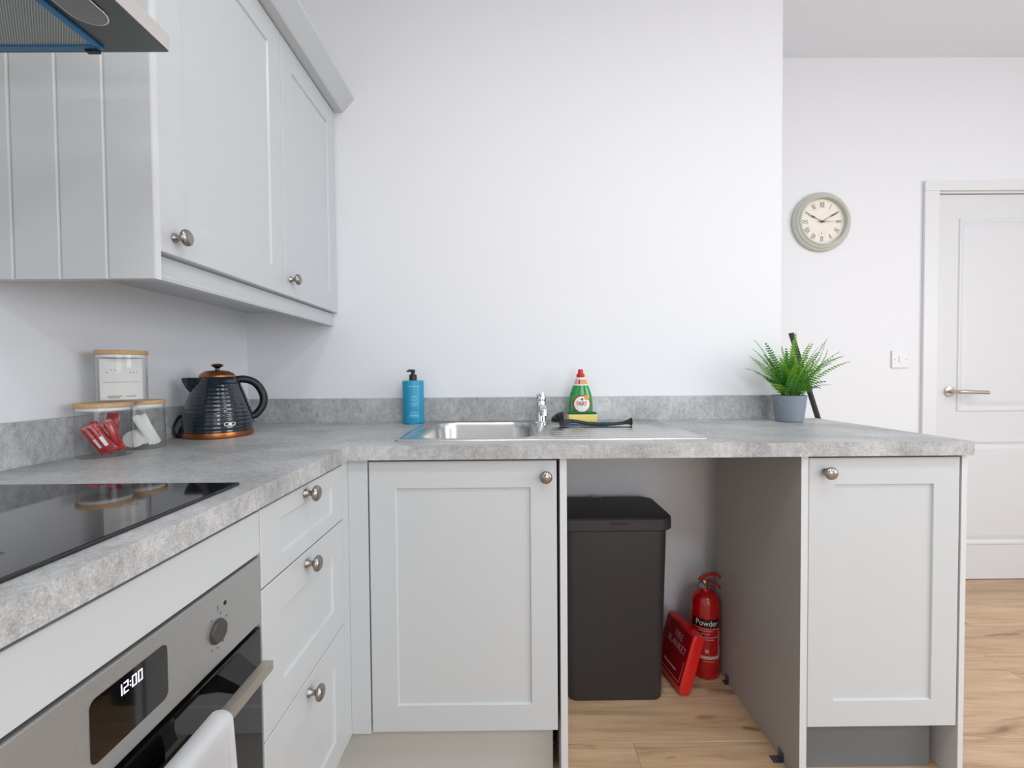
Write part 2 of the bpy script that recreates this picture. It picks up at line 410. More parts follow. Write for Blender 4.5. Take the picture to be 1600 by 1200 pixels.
# ------------------------------------------------------------------ worktop, upstands
SX0, SX1, SY0, SY1 = -.318, .546, 1.222, 1.708      # sink outer
hx0, hx1, hy0, hy1 = SX0+.015, SX1-.015, SY0+.015, SY1-.015
bm = B()
loft(bm, [[(x, y, z) for x, y in ((XW, .132), (XL, .132), (XL, YF), (hx0, YF), (hx0, YB), (XW, YB))] for z in (ZU, ZT)])
box(bm, hx0, hx1, YF, hy0, ZU, ZT); box(bm, hx0, hx1, hy1, YB, ZU, ZT); box(bm, hx1, XE, YF, YB, ZU, ZT)
tag(mk('worktop', bm, 'concrete'), 'grey concrete-effect L-shaped kitchen worktop running over the base cabinets', 'worktop')
UH = .092
tag(mk('upstand', bxm(XW+.0182, XC-.002, YB-.018, YB, ZT, ZT+UH, .0008), 'concrete'), 'long grey concrete-effect upstand along the wall behind the sink', 'upstand')
tag(mk('upstand', bxm(XW, XW+.018, .132, YB, ZT, ZT+UH, .0008), 'concrete'), 'grey concrete-effect upstand along the left wall behind the glass jars', 'upstand')

# ------------------------------------------------------------------ base cabinets
def place(bm, loc, facing='front'):
    if facing == 'right': xf(bm, loc, rz=radians(90))
    else: xf(bm, loc)
    return bm
def add_door(parent, name, w, h, loc, facing, knob, st=.068, rl=.070, kname='knob'):
    o = mk(name, place(shaker(w, h, st=st, rl=rl), loc, facing), 'cabinet', parent)
    kb = knob_bm()
    p = Vector(loc)+(Vector((knob[0], 0, knob[1])) if facing == 'front' else Vector((0, knob[0], knob[1])))
    mk('knob', place(kb, p, facing), 'nickel', o, 50)
    return o
ZD0, ZD1 = .152, .867
# sink base cabinet (door, corner post, side panel beside the gap)
c = thing('base_cabinet', 'pale grey shaker base cabinet under the sink, one tall door', 'cabinet', (-.12, 1.45, 0))
mk('carcass', hollow(B(), -.395, .112, YD+.024, YB-.03, ZD0, ZU), 'carcass_grey', c)
add_door(c, 'door', .488, ZD1-ZD0, (-.368, YD, ZD0), 'front', (.458, .675))
mk('corner_post', bxm(XF-.0005, -.3715, YD, YD+.02, ZD0-.004, ZU-.0015, .001), 'cabinet', c)
mk('side_panel', bxm(.128, .146, YD-.002, 1.64, 0, ZU, .0006), 'cabinet_edge', c)
mk('plinth', bxm(-.47, .110, 1.205, 1.221, 0, ZD0-.003), 'plinth', c)
# drawer cabinet, left run
c = thing('drawer_cabinet', 'pale grey base cabinet with three knobbed drawers beside the oven', 'cabinet', (-.7, .94, 0))
bm = hollow(B(), .7535, 1.128, 0, .50, ZD0, ZU); swapxy(bm); xf(bm, (XF-.024, 0, 0)); mk('carcass', bm, 'carcass_grey', c)
for z0, z1, kz in ((.732, ZD1, .851), (.4675, .729, .706), (ZD0, .4645, .436)):
    big = z1-z0 > .2
    o = add_door(c, 'drawer_front', 1.1215-.7535, z1-z0, (XF, .7535, z0), 'right', (.888-.7535+.030, kz-z0), st=.064, rl=.064 if big else .034)
mk('corner_post', bxm(XF-.02, XF, 1.1235, YD-.0002, ZD0-.004, ZU-.0015, .001), 'cabinet', c)
mk('plinth', bxm(XF-.062, XF-.046, .7535, 1.2045, 0, ZD0-.003), 'plinth', c)
# oven housing
c = thing('oven_housing', 'pale grey oven housing with a plain filler strip above the oven', 'cabinet', (-.7, .45, 0))
bm = B(); box(bm, XW+.03, XF-.024, .133, .151, .0, ZU); box(bm, XW+.03, XF-.064, .733, .7525, 0, ZD0); box(bm, XW+.03, XF-.024, .7345, .7525, ZD0, ZU); box(bm, XW+.03, XF-.024, .151, .7345, ZD0, ZD0+.018)
mk('carcass', bm, 'carcass_grey', c)
mk('plinth', bxm(XF-.062, XF-.046, .1515, .7525, 0, ZD0-.003), 'plinth', c)
mk('filler_panel', bxm(XF-.018, XF, .152, .7505, .7955, .8665, .0012), 'cabinet', c)
# right base cabinet
c = thing('base_cabinet', 'pale grey shaker base cabinet at the right end of the worktop', 'cabinet', (.97, 1.45, 0))
mk('carcass', hollow(B(), .777, 1.176, YD+.024, 1.62, ZD0, ZU), 'carcass_grey', c)
add_door(c, 'door', .396, ZD1-ZD0, (.7785, YD, ZD0), 'front', (.0415, .679))
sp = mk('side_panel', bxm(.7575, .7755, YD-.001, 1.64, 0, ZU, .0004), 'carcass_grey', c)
mk('edge_strip', bxm(.7575, .7755, YD-.0022, YD-.0009, 0, ZU), 'cabinet_edge', sp)
mk('end_panel', bxm(1.1775, 1.1915, YD-.002, YB, 0, ZU, .0006), 'cabinet_edge', c)
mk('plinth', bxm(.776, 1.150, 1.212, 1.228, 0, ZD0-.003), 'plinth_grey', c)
def bracket(p, up=1, fl_=.028):
    bm = B(); x, y, z = p
    box(bm, x-fl_, x, y-.012, y+.012, z, z+.002*up) if up > 0 else box(bm, x-fl_, x, y-.012, y+.012, z-.002, z)
    if up > 0: box(bm, x-.002, x, y-.012, y+.012, z+.002, z+.026)
    else: box(bm, x-.002, x, y-.012, y+.012, z-.026, z-.002)
    for dx in (-fl_*.62,): lathe(bm, [(.005, z+(.002 if up > 0 else -.004)), (.005, z+(.004 if up > 0 else -.002))], x+dx, y, 10)
    mk('bracket', bm, 'zinc', sp, 30)
bracket((.757, 1.238, 0)); bracket((.757, 1.553, 0), 1, .014); bracket((.757, 1.60, ZU), -1)

# ------------------------------------------------------------------ oven, hob, towels
ov = thing('built_in_oven', 'stainless steel built-in oven with lit clock below the hob', 'oven', (-.7, .45, .172))
OY0, OY1, OX = .1535, .7485, XF+.001
mk('control_panel', bxm(OX-.022, OX, OY0, OY1, .680, .7905, .002), 'oven_steel', ov)
mk('body', bxm(-.96, OX-.0225, .17, .73, .172, .788), 'gap_dark', ov)
dr = mk('oven_door', bxm(OX-.022, OX-.001, OY0, OY1, .175, .672, .003), 'oven_glass', ov)
def yzplate(y0, y1, z0, z1, r, x0, x1, n=6):   # rounded plate in the y-z plane
    bm = B(); P = rrect(y0, y1, z0, z1, 0, r, n)
    loft(bm, [[(x, p[0], p[1]) for p in P] for x in (x0, x1)]); return bm
ds = mk('display', yzplate(.441, .5425, .7025, .7695, .008, OX, OX+.0006), 'black_gloss', ov)
SEG = {'0': 'abcdef', '1': 'bc', '2': 'abged'}
bm = B(); DW, DH, TK = .0058, .0122, .00095
def digit(bm, ch, y, z):
    seg = {'a': (0, DW, DH-TK, DH), 'g': (0, DW, DH/2-TK/2, DH/2+TK/2), 'd': (0, DW, 0, TK), 'f': (0, TK, DH/2, DH), 'e': (0, TK, 0, DH/2), 'b': (DW-TK, DW, DH/2, DH), 'c': (DW-TK, DW, 0, DH/2)}
    for s in SEG[ch]:
        a = seg[s]; box(bm, OX+.0006, OX+.0009, y+a[0], y+a[1], z+a[2], z+a[3])
yy = .4725
for ch in '12:00':
    if ch == ':':
        for dz in (.0035, .0078): box(bm, OX+.0006, OX+.0009, yy, yy+.0012, .7500+dz, .7500+dz+.0012)
        yy += .0028
    else: digit(bm, ch, yy, .7500); yy += DW+.0022
mk('clock_digits', bm, 'digits', ds)
bm = B(); lathe(bm, [(.0172, 0), (.0172, .0012), (.0158, .0018), (.0156, .0045), (.0148, .0055), (.0005, .0058)], n=32)
bm.transform(Matrix.Rotation(radians(90), 4, 'Y')); xf(bm, (OX, .636, .7285)); mk('knob', bm, 'knob_grey', ov, 40)
bm = B()
for a in (20, 62, 122, 150, 180, 212, 330):
    q = radians(a); box(bm, OX, OX+.0002, .636+.024*sin(q)-.0016, .636+.024*sin(q)+.0016, .7285+.024*cos(q)-.0012, .7285+.024*cos(q)+.0012)
tag(mk('knob_marks', bm, 'print_grey', ov), kind='stuff')
bm = B(); lathe(bm, [(.0032, 0), (.0032, .0006)], n=14); bm.transform(Matrix.Rotation(radians(90), 4, 'Y')); xf(bm, (OX, .6545, .7605)); mk('indicator', bm, 'black_plastic', ov)
bm = text_bm('S', .011); bm.transform(Matrix.Translation((OX+.0002, .638, .7605)) @ Matrix.Rotation(radians(90), 4, 'Z') @ STAND); mk('symbol', bm, 'print_grey', ov)
mk('bar', bxm(-.3915, -.3745, .205, .698, .632, .6465, .0012), 'handle_steel', dr)
for y0 in (.222, .640):
    bm = B(); loft(bm, [[(-.4215, y0-.004, .640), (-.4215, y0+.046, .640), (-.4215, y0+.046, .6660), (-.4215, y0-.004, .6660)], [(-.3915, y0, .633), (-.3915, y0+.042, .633), (-.3915, y0+.042, .6455), (-.3915, y0, .6455)]])
    mk('handle_mount', bm, 'black_plastic', dr)
def towel(name, mat, label, y0, y1, zf, zb, off, bulge, ny=26, wav=.004, seed=1, slack=0, lift=0):
    """cloth draped over the oven handle bar, hanging front and back"""
    rnd = random.Random(seed); ph = [rnd.uniform(0, 6) for _ in range(4)]
    prof = []
    n = 26
    for i in range(n+1): prof.append((-.3745+off+bulge*sin(pi*min(1, i/n*1.0))*.6, zf+(.640-zf)*i/n, 1-i/n))
    for a in range(1, 8):
        q = pi*a/8; prof.append((-.383+(.0085+off)*cos(q), .6465-.004+(.0045+off)*sin(q)+.0, 0))
    for i in range(n+1): prof.append((-.3915-off-slack*sin(pi*min(1, i/n*3+.02)), .640+(zb-.640)*i/n+lift*sin(pi*min(1, i/n*6)), i/n))
    rings = []
    for j in range(ny+1):
        y = y0+(y1-y0)*j/ny; r = []
        for k, (x, z, s) in enumerate(prof):
            front = k <= n
            w = wav*s*(sin(9*j/ny+ph[0])+.6*sin(17*j/ny+ph[1]+3*s))
            r.append((x+(w if front else -abs(w)*.25)+(wav*s if front else 0), y+.004*sin(3*s+ph[2])*s, z+(.003*sin(5*j/ny+ph[3])*s)))
        rings.append(r)
    bm = B(); loft(bm, rings, False, False, closed=False)
    bmesh.ops.solidify(bm, geom=bm.faces, thickness=.0028)
    o = mk(name, bm, mat, None, True); return tag(o, label, 'towel')
towel('tea_towel', 'towel_black', 'black tea towel hanging behind the white one on the oven handle', .30, .553, .34, .42, .0035, .0, seed=3, wav=.0015, slack=.014, lift=.022)
towel('tea_towel', 'towel_white', 'white tea towel hanging over the front of the oven handle', .285, .583, .22, .615, .0075, .012, seed=5, wav=.005)
hb = thing('induction_hob', 'black glass hob set into the worktop above the oven', 'hob', (-.71, .455, ZT))
mk('glass_plate', bxm(-.972, -.4525, .16, .7505, ZT+.0002, ZT+.0052, .0022, 2), 'hob_glass', hb)
bm = B(); lathe(bm, [(.006, ZT+.0052), (.006, ZT+.0054)], -.520, .452, 16); mk('touch_mark', bm, 'hob_print', hb)

# ------------------------------------------------------------------ cooker hood
hz = 1.622
h = thing('cooker_hood', 'slim stainless cooker hood with blue-edged grease filter above the hob', 'cooker hood', (-.78, .45, hz))
bm = B(); HX, HY0, HY1 = -.5515, .152, .7505
P0 = [(XW+.001, HY0), (HX, HY0), (HX, HY1), (XW+.001, HY1)]
loft(bm, [[(x, y, hz+.0015) for x, y in P0], [(x, y, hz+.028) for x, y in P0]])
mk('canopy_edge', bm, 'hood_steel', h)
mk('underside', bxm(XW+.003, HX-.0015, HY0+.0015, HY1-.0015, hz-.0003, hz+.0014), 'hood_under', h)
bm = B(); loft(bm, [[(x, y, hz+.028) for x, y in ((XW+.001, HY0+.04), (HX-.12, HY0+.04), (HX-.12, HY1-.04), (XW+.001, HY1-.04))], [(x, y, hz+.20) for x, y in ((XW+.001, .33), (-.76, .33), (-.76, .57), (XW+.001, .57))]])
mk('canopy', bm, 'hood_steel', h)
mk('chimney', bxm(XW+.001, -.77, .335, .565, hz+.20, CEIL-.001), 'hood_steel', h)
fx0, fx1, fy0, fy1 = -.968, -.6465, .452, .738
for k, (a0, a1) in enumerate(((.168, .448), (fy0, fy1))):
    ft = mk('grease_filter', bxm(fx0+.006, fx1-.006, a0+.006, a1-.006, hz-.003, hz-.0006), 'filter_mesh', h)
    bm = B(); w = .0095
    for q in ((fx0, fx1, a0, a0+w), (fx0, fx1, a1-w, a1), (fx0, fx0+w, a0+w, a1-w), (fx1-w, fx1, a0+w, a1-w)): box(bm, q[0], q[1], q[2], q[3], hz-.0055, hz-.0004, .0012)
    mk('filter_frame', bm, 'blue_film', ft)
    mk('catch', bxm(-.675, -.655, a1-.004, a1+.004, hz-.009, hz-.0004, .001), 'black_plastic', ft)
P = rrect(-.634, -.583, .40, .689, 0, .0250, 8)
bm = B(); loft(bm, [[(p[0], p[1], hz-.0004) for p in P], [(p[0]*.985-.609*.015, p[1], hz-.003) for p in P], [(-.6085+(p[0]+.6085)*.90, .5445+(p[1]-.5445)*.98, hz-.0035) for p in P]], cap0=False)
lp = mk('lamp_cover', bm, 'lamp_lens', h, 40)
bm = B(); tube(bm, [(p[0], p[1], hz-.002) for p in P]+[(P[0][0], P[0][1], hz-.002)], .0014, 6); mk('lamp_rim', bm, 'chrome', lp, True)

# ------------------------------------------------------------------ wall cabinets, cornice, pelmet
WX = -.660; WZ0, WZ1 = 1.331, 2.092; Y0, YM = .844, 1.3345
c1 = thing('wall_cabinet', 'pale grey wall cabinet with grooved end panel nearest the cooker hood', 'cabinet', (-.85, 1.1, WZ0))
bm = B(); box(bm, XW, WX-.022, Y0+.0185, YM-.0005, WZ0+.004, WZ1)
mk('carcass', bm, 'cabinet', c1)
ep = mk('end_panel', bxm(XW, WX+.001, Y0+.004, Y0+.018, 1.2755, WZ1, .0006), 'cabinet_edge', c1)
gx = [XW, -.919, -.832, -.745, WX+.0012]
for a, b in zip(gx, gx[1:]):
    bm = B(); g0 = .0 if a == XW else .0012; g1 = .0 if b == gx[-1] else .0012
    def rg(i, y): return [(a+g0+i, y, 1.2755), (b-g1-(i if b != gx[-1] else 0), y, 1.2755), (b-g1-(i if b != gx[-1] else 0), y, WZ1), (a+g0+i, y, WZ1)]
    loft(bm, [rg(0, Y0+.0042), rg(0, Y0+.003), rg(.0028, Y0)])
    mk('plank', bm, 'cabinet', ep)
def wdoor(parent, y0, y1, kn):
    o = mk('door', place(shaker(y1-y0, WZ1-.004-WZ0, st=.066, rl=.070), (WX, y0, WZ0), 'right'), 'cabinet', parent)
    mk('knob', place(knob_bm(), (WX, kn[0], kn[1]), 'right'), 'nickel', o, 50)
wdoor(c1, Y0+.0195, YM-.0015, (.8985, 1.366))
c2 = thing('wall_cabinet', 'narrower pale grey wall cabinet in the corner against the back wall', 'cabinet', (-.85, 1.54, WZ0))
mk('carcass', bxm(XW, WX-.022, YM+.0005, YB, WZ0+.004, WZ1), 'cabinet', c2)
wdoor(c2, YM+.0015, 1.738, (YM+.034, 1.3815))
mk('carcass_lip', bxm(WX-.021, WX-.004, 1.7385, YB, WZ0+.002, WZ1), 'cabinet', c2)
bm = B()
Pc = [(WX-.06, WZ1+.0005), (WX+.004, WZ1+.0005), (WX+.034, WZ1+.006), (WX+.046, WZ1+.022), (WX+.066, WZ1+.050), (WX+.072, WZ1+.056), (WX+.072, WZ1+.066), (WX-.06, WZ1+.066)]
Pc = [(WX-.06, WZ1+.0005), (WX+.004, WZ1+.0005), (WX+.030, WZ1+.0015), (WX+.0345, WZ1+.005), (WX+.0735, WZ1+.049), (WX+.0735, WZ1+.060), (WX-.06, WZ1+.060)]
loft(bm, [[(x, y, z) for x, z in Pc] for y in (Y0-.02, YB)])
tag(mk('cornice', bm, 'cabinet'), 'pale grey angled cornice moulding along the top of the wall cabinets', 'cornice')
bm = B(); Pp = [(-.698, WZ0-.003), (-.6805, WZ0-.003), (-.6805, 1.294), (-.6785, 1.2925), (-.6770, 1.288), (-.6790, 1.2815), (-.698, 1.2815)]
loft(bm, [[(x, y, z) for x, z in Pp] for y in (Y0+.019, 1.7425)])
tag(mk('pelmet', bm, 'cabinet'), 'pale grey pelmet strip below the wall cabinet doors', 'pelmet')

# ------------------------------------------------------------------ sink and tap
sk = thing('kitchen_sink', 'stainless steel inset sink with bowl and ridged drainer', 'sink', (.11, 1.46, ZT))
bx0, bx1, by0, by1 = -.262, .072, 1.258, 1.655
bm = B(); N6 = 8
def RR(i, z, r): return rrect(SX0+i, SX1-i, SY0+i, SY1-i, z, r, N6)
rings = [RR(0, ZT+.0002, .014), RR(.001, ZT+.003, .013), RR(.004, ZT+.0046, .012), RR(.013, ZT+.0046, .010), RR(.019, ZT+.0018, .010)]
def BR(i, z, r): return rrect(bx0+i, bx1-i, by0+i, by1-i, z, r, N6)
bz = ZT+.0018
rings += [BR(-.012, bz, .075), BR(-.008, bz+.0015, .072), BR(-.003, bz+.001, .07), BR(0, bz-.004, .068), BR(.004, bz-.02, .066), BR(.010, bz-.13, .06), BR(.022, bz-.15, .05), BR(.06, bz-.158, .03)]
loft(bm, rings, cap0=False)
mk('basin', bm, 'sink_steel', sk, 50)
bm = B(); lathe(bm, [(.035, bz-.1585), (.035, bz-.1565), (.028, bz-.1565), (.026, bz-.158)], (bx0+bx1)/2, (by0+by1)/2, 24); mk('waste', bm, 'chrome', sk, 40)
for k in range(7):
    y = 1.262+k*.047; x0 = .128; x1 = .492-.0*k
    bm = B(); R = []
    for x, s in ((x0, .05), (x0+.03, 1), (x1-.02, 1), (x1, .05)):
        R.append([(x, y+d*.011, bz-.0002+hh*s) for d, hh in ((-1, 0), (-.6, .0016), (-.2, .0024), (.2, .0024), (.6, .0016), (1, 0))])
    loft(bm, R, False, False, closed=False); mk('drainer_ridge', bm, 'sink_steel', sk, True)
tp = thing('mixer_tap', 'chrome single-lever mixer tap behind the sink bowl', 'tap', (.112, 1.625, bz))
tx, ty = .112, 1.625
bm = B(); lathe(bm, [(.027, bz), (.027, bz+.004), (.0215, bz+.007), (.0195, bz+.014), (.0185, bz+.075), (.0175, bz+.082)], tx, ty, 32); mk('body', bm, 'chrome', tp, 40)
bm = B(); tube(bm, spline([(tx, ty-.010, bz+.046), (tx, ty-.06, bz+.060), (tx, ty-.115, bz+.064), (tx, ty-.135, bz+.058), (tx, ty-.139, bz+.040)], 6), [.0135]*7+[.0125]*18, 16); mk('spout', bm, 'chrome', tp, 50)
bm = B(); lathe(bm, [(.0185, bz+.0825), (.0195, bz+.086), (.0195, bz+.100), (.016, bz+.108), (.0004, bz+.112)], tx, ty, 32)
mk('cap', bm, 'chrome', tp, 40)
bm = B(); tube(bm, spline([(tx, ty-.004, bz+.104), (tx, ty-.03, bz+.1075), (tx, ty-.080, bz+.1085)], 6), [.011]*5+[.009]*8, 14, .7); mk('lever', bm, 'chrome', tp, 50)

# ------------------------------------------------------------------ kettle
kx, ky, kz = -.892, 1.378, ZT
k = thing('kettle', 'navy blue ribbed kettle with copper base and knob in the corner', 'kettle', (kx, ky, kz))
bm = B(); lathe(bm, [(.088, kz), (.0925, kz+.002), (.0935, kz+.008), (.0925, kz+.0165), (.090, kz+.018)], kx, ky, 56); mk('base', bm, 'copper', k, 40)
key = [(0, .0905), (.025, .0915), (.06, .0885), (.09, .0815), (.12, .072), (.145, .0625), (.165, .053), (.174, .047)]
def kr(z):
    for (a, ra), (b, rb) in zip(key, key[1:]):
        if z <= b: return ra+(rb-ra)*(z-a)/(b-a)
    return key[-1][1]
prof = []; n = 120
for i in range(n+1):
    z = .174*i/n; w = .5+  .5*cos(2*pi*z/.0125); prof.append((kr(z)+.0009*w*(1 if z < .155 else 0), kz+.018+z*.93))
bm = B(); lathe(bm, prof, kx, ky, 64); body = mk('body', bm, 'navy_enamel', k, True)
zt = kz+.018+.174*.93
bm = B(); lathe(bm, [(.048, zt), (.0475, zt+.004), (.041, zt+.0125), (.035, zt+.0145)], kx, ky, 48); mk('copper_collar', bm, 'copper', k, 40)
bm = B(); lathe(bm, [(.0345, zt+.0135), (.0335, zt+.0165), (.020, zt+.019), (.0075, zt+.020)], kx, ky, 40); ld = mk('lid', bm, 'navy_plastic', k, 40)
bm = B(); lathe(bm, [(.0065, zt+.0195), (.0055, zt+.026), (.009, zt+.029), (.0155, zt+.0325), (.0165, zt+.0355), (.012, zt+.039), (.0004, zt+.0405)], kx, ky, 32); mk('lid_knob', bm, 'copper_dark', ld, 40)
# spout towards the picture's left, handle towards its right (direction in plan)
dv = Vector((.80, .60, 0)).normalized()   # handle direction
pv = Vector((-dv.y, dv.x, 0)); C0 = Vector((kx, ky, kz))
def kp(r, z, s=0): return C0+dv*r+pv*s+Vector((0, 0, z))
bm = B()
rr_ = []
for r, z0, z1, w in ((-.040, .115, .178, .026), (-.060, .122, .178, .021), (-.078, .145, .1775, .013), (-.089, .168, .177, .004)):
    rr_.append([kp(r, z1, -w), kp(r, z1, w), kp(r, (z0+z1)/2, w*.75), kp(r, z0, 0), kp(r, (z0+z1)/2, -w*.75)])
loft(bm, rr_); mk('spout', bm, 'navy_enamel', k, 30)
hp = spline([kp(.040, .168), kp(.070, .172), kp(.102, .158), (kp(.122, .122)), kp(.120, .088), kp(.103, .062), kp(.088, .052)], 6)
bm = B(); tube(bm, hp, .0138, 14, .85, upref=tuple(pv)); mk('handle', bm, 'navy_plastic', k, True)
bm = B(); bmesh.ops.create_icosphere(bm, subdivisions=2, radius=.006); xf(bm, kp(.096, .042, -.01)); mk('switch', bm, 'lamp_lens', k, True)
def kdir(az, z, extra=0):
    a = radians(az); r = kr((z-.018)/.93)+.0022+extra; return C0+Vector((r*cos(a), r*sin(a), z))
# badge facing the camera
def curved_plate(hw, hh, rc, az0, zc, extra, th=.0012):
    P = rrect(-hw, hw, -hh, hh, 0, rc, 5); bm = B()
    loft(bm, [[kdir(az0+math.degrees(p[0]/.092), zc+p[1], e) for p in P] for e in (extra, extra+th)]); return bm
bd = mk('badge', curved_plate(.0150, .0055, .0054, -40, .042, .0), 'silver_print', k)
mk('badge_inlay', curved_plate(.0130, .0036, .0035, -40, .042, .001, .0008), 'black_plastic', bd)
mk('badge_mark', curved_plate(.0040, .0026, .0008, -40, .042, .0018, .0004), 'silver_print', bd)
cp = spline([kp(-.085, .008, -.005), kp(-.10, .012, 0), (XW+.026, ky-.005, kz+.055), (XW+.024, ky-.03, kz+.062), (XW+.025, ky-.055, kz+.03), (XW+.03, ky-.05, kz+.005), (XW+.026, ky-.02, kz+.004), (XW+.023, ky+.05, kz+.005), (XW+.023, ky+.13, kz+.004)], 7)
bm = B(); tube(bm, cp, .0032, 8); mk('cord', bm, 'black_plastic', k, True)

# ------------------------------------------------------------------ storage jars
def jar(label, cx, cy, z, r, hgt):
    j = thing('storage_jar', label, 'jar', (cx, cy, z), 'glass storage jars with bamboo lids')
    bm = B(); n = 48; t = .0022
    lathe(bm, [(.004, z+.0004), (r-.004, z+.0004), (r-.001, z+.0015), (r, z+.005), (r, z+hgt-.006)], cx, cy, n, True, False)
    mk('glass_body', bm, 'jar_glass', j, 40)
    bm = B(); lathe(bm, [(r+.001, z+hgt-.0055), (r+.002, z+hgt-.0045), (r+.002, z+hgt+.003), (r+.001, z+hgt+.004)], cx, cy, n); ld = mk('lid', bm, 'bamboo', j, 40)
    bm = B(); lathe(bm, [(r-t-.001, z+hgt-.013), (r-t-.0005, z+hgt-.0118), (r-t-.001, z+hgt-.0057)], cx, cy, n); mk('seal', bm, 'white_print', ld, 40)
    return j
JL = (-.9415, 1.046, .0515); JR = (-.9425, 1.1515, .0495); JT = (-.937, 1.092, .049)
jar('clear glass jar of red stick sachets with bamboo lid', JL[0], JL[1], ZT, JL[2], .119)
jar('clear glass jar of white sachets with bamboo lid, beside the kettle', JR[0], JR[1], ZT, JR[2], .119)
jar('clear glass jar stacked on top of the two other jars', JT[0], JT[1], ZT+.123, JT[2], .118)
def sachet(label, cat, grp, mat, c, w, l, t, tilt, yaw, lean=0, stripe=None, name='stick_sachet'):
    bm = B(); pr = []
    for u, s in ((-.5, .08), (-.44, .15), (-.36, 1), (0, 1.1), (.36, 1), (.44, .15), (.5, .08)):
        pr.append([(w/2*cos(a), t/2*s*sin(a), u*l) for a in [2*pi*i/10 for i in range(10)]])
    loft(bm, pr); Mx = Matrix.Translation(c) @ Matrix.Rotation(yaw, 4, 'Z') @ Matrix.Rotation(tilt, 4, 'Y') @ Matrix.Rotation(lean, 4, 'X')
    bm.transform(Mx); o = mk(name, bm, mat, None, 50); tag(o, label, cat, grp)
    if stripe:
        b2 = B(); box(b2, -w*.18, w*.18, -t*.62-.0004, -t*.60, -.28*l, .05*l); b2.transform(Mx); mk('print', b2, stripe, o)
    return o
cv = Vector((JL[0], JL[1], ZT))
for i, (dx, dy, tl, ya) in enumerate(((-.004, -.025, -30, 40), (.004, -.014, -36, 40), (.014, -.027, -28, 45), (-.004, -.002, -32, 35), (.012, .008, -34, 40), (-.010, .016, -26, 38), (-.018, .004, -14, 30), (.022, .006, -18, 60))):
    a = -1
    sachet('red stick sachet lying tilted inside the left glass jar', 'sachet', 'red sachets in the jar', 'red_foil',
           cv+Vector((dx*.8, dy*.8, .038+.003*(i % 3)+(.008 if i > 5 else 0))), .018, .072, .0065, radians(tl), radians(ya), stripe='white_print' if i in (1, 2, 0) else None)
sachet('dark red sachet curled upright behind the stick sachets in the left jar', 'sachet', None, 'red_foil', cv+Vector((-.004, .024, .062)), .026, .07, .010, radians(8), radians(20))
cv = Vector((JR[0], JR[1], ZT))
for i, (dx, dy, zz, rx_, rz_) in enumerate(((.000, -.018, .026, 62, 30), (.004, -.006, .030, 55, 40), (.012, .004, .032, 66, 60))):
    bm = B(); lathe(bm, [(.0225, -.0022), (.0235, 0), (.0225, .0022)], 0, 0, 24)
    bm.transform(Matrix.Translation(cv+Vector((dx-.004, dy, zz))) @ Matrix.Rotation(radians(rz_), 4, 'Z') @ Matrix.Rotation(radians(rx_), 4, 'X'))
    tag(mk('tea_bag', bm, 'paper', None, 40), 'round white tea bag leaning inside the jar beside the kettle', 'tea bag', 'round tea bags in the jar')
for i, (dx, dy, tl, ya) in enumerate(((.018, -.012, -26, 50), (.024, .002, -20, 48), (.014, .016, -24, 55))):
    sachet('long white sachet standing tilted in the jar beside the kettle', 'sachet', 'white sachets in the jar', 'paper', cv+Vector((dx*.8, dy*.8, .048)), .016, .082, .005, radians(tl), radians(ya), name='paper_sachet')
cv = Vector((JT[0], JT[1], ZT+.1275))
yaw = radians(38)
for i, (off, lab) in enumerate(((-.018, 'white printed paper packet at the front of the stacked top jar'), (.004, 'white paper packet in the middle of the stacked top jar'))):
    bm = B(); box(bm, -.039, .039, -.0035, .0035, .0002, .098, .001); Mx = Matrix.Translation(cv+Vector((-sin(yaw)*-off*-1*0, 0, 0))) @ Matrix.Rotation(yaw, 4, 'Z') @ Matrix.Translation((0, off, 0))
    bm.transform(Mx); p = tag(mk('paper_packet', bm, 'paper'), lab, 'packet')
    if i == 0:
        b2 = B(); box(b2, -.032, .032, -.0041, -.0036, .042, .0428)
        for sx in (-.026, -.019, -.011, .016, .022, .028):
            q = .064+.006*((sx*1000) % 2); box(b2, sx-.0012, sx+.0012, -.0041, -.0036, q, q+.0024)
        for x0, x1, zz in ((-.026, .0, .008), (.008, .026, .0075), (-.024, -.004, .004)): box(b2, x0, x1, -.0041, -.0036, zz, zz+.0022)
        b2.transform(Mx); tag(mk('print', b2, 'paper_grey', p), kind='stuff')

# ------------------------------------------------------------------ soap, washing-up liquid, sponge, cloth, brush
sx, sy = -.3607, 1.679
s = thing('soap_dispenser', 'turquoise soap bottle with black pump left of the sink', 'soap bottle', (sx, sy, ZT))
bm = B(); lathe(bm, [(.036, ZT), (.0385, ZT+.0015), (.0395, ZT+.005), (.0395, ZT+.154), (.038, ZT+.1585), (.034, ZT+.160), (.013, ZT+.1605)], sx, sy, 44); mk('bottle', bm, 'soap_blue', s, 40)
bm = B(); lathe(bm, [(.0135, ZT+.1602), (.0142, ZT+.161), (.0138, ZT+.181), (.007, ZT+.183), (.0065, ZT+.192)], sx, sy, 28); pu = mk('pump', bm, 'pump_black', s, 40)
bm = B(); lathe(bm, [(.0078, ZT+.190), (.0084, ZT+.1925), (.0084, ZT+.1985), (.0070, ZT+.2005)], sx, sy, 24); tube(bm, [(sx, sy, ZT+.196), (sx-.010, sy-.012, ZT+.197), (sx-.016, sy-.020, ZT+.194)], [.005, .0045, .0035], 10); mk('nozzle', bm, 'pump_black', pu, 40)
bm = B()
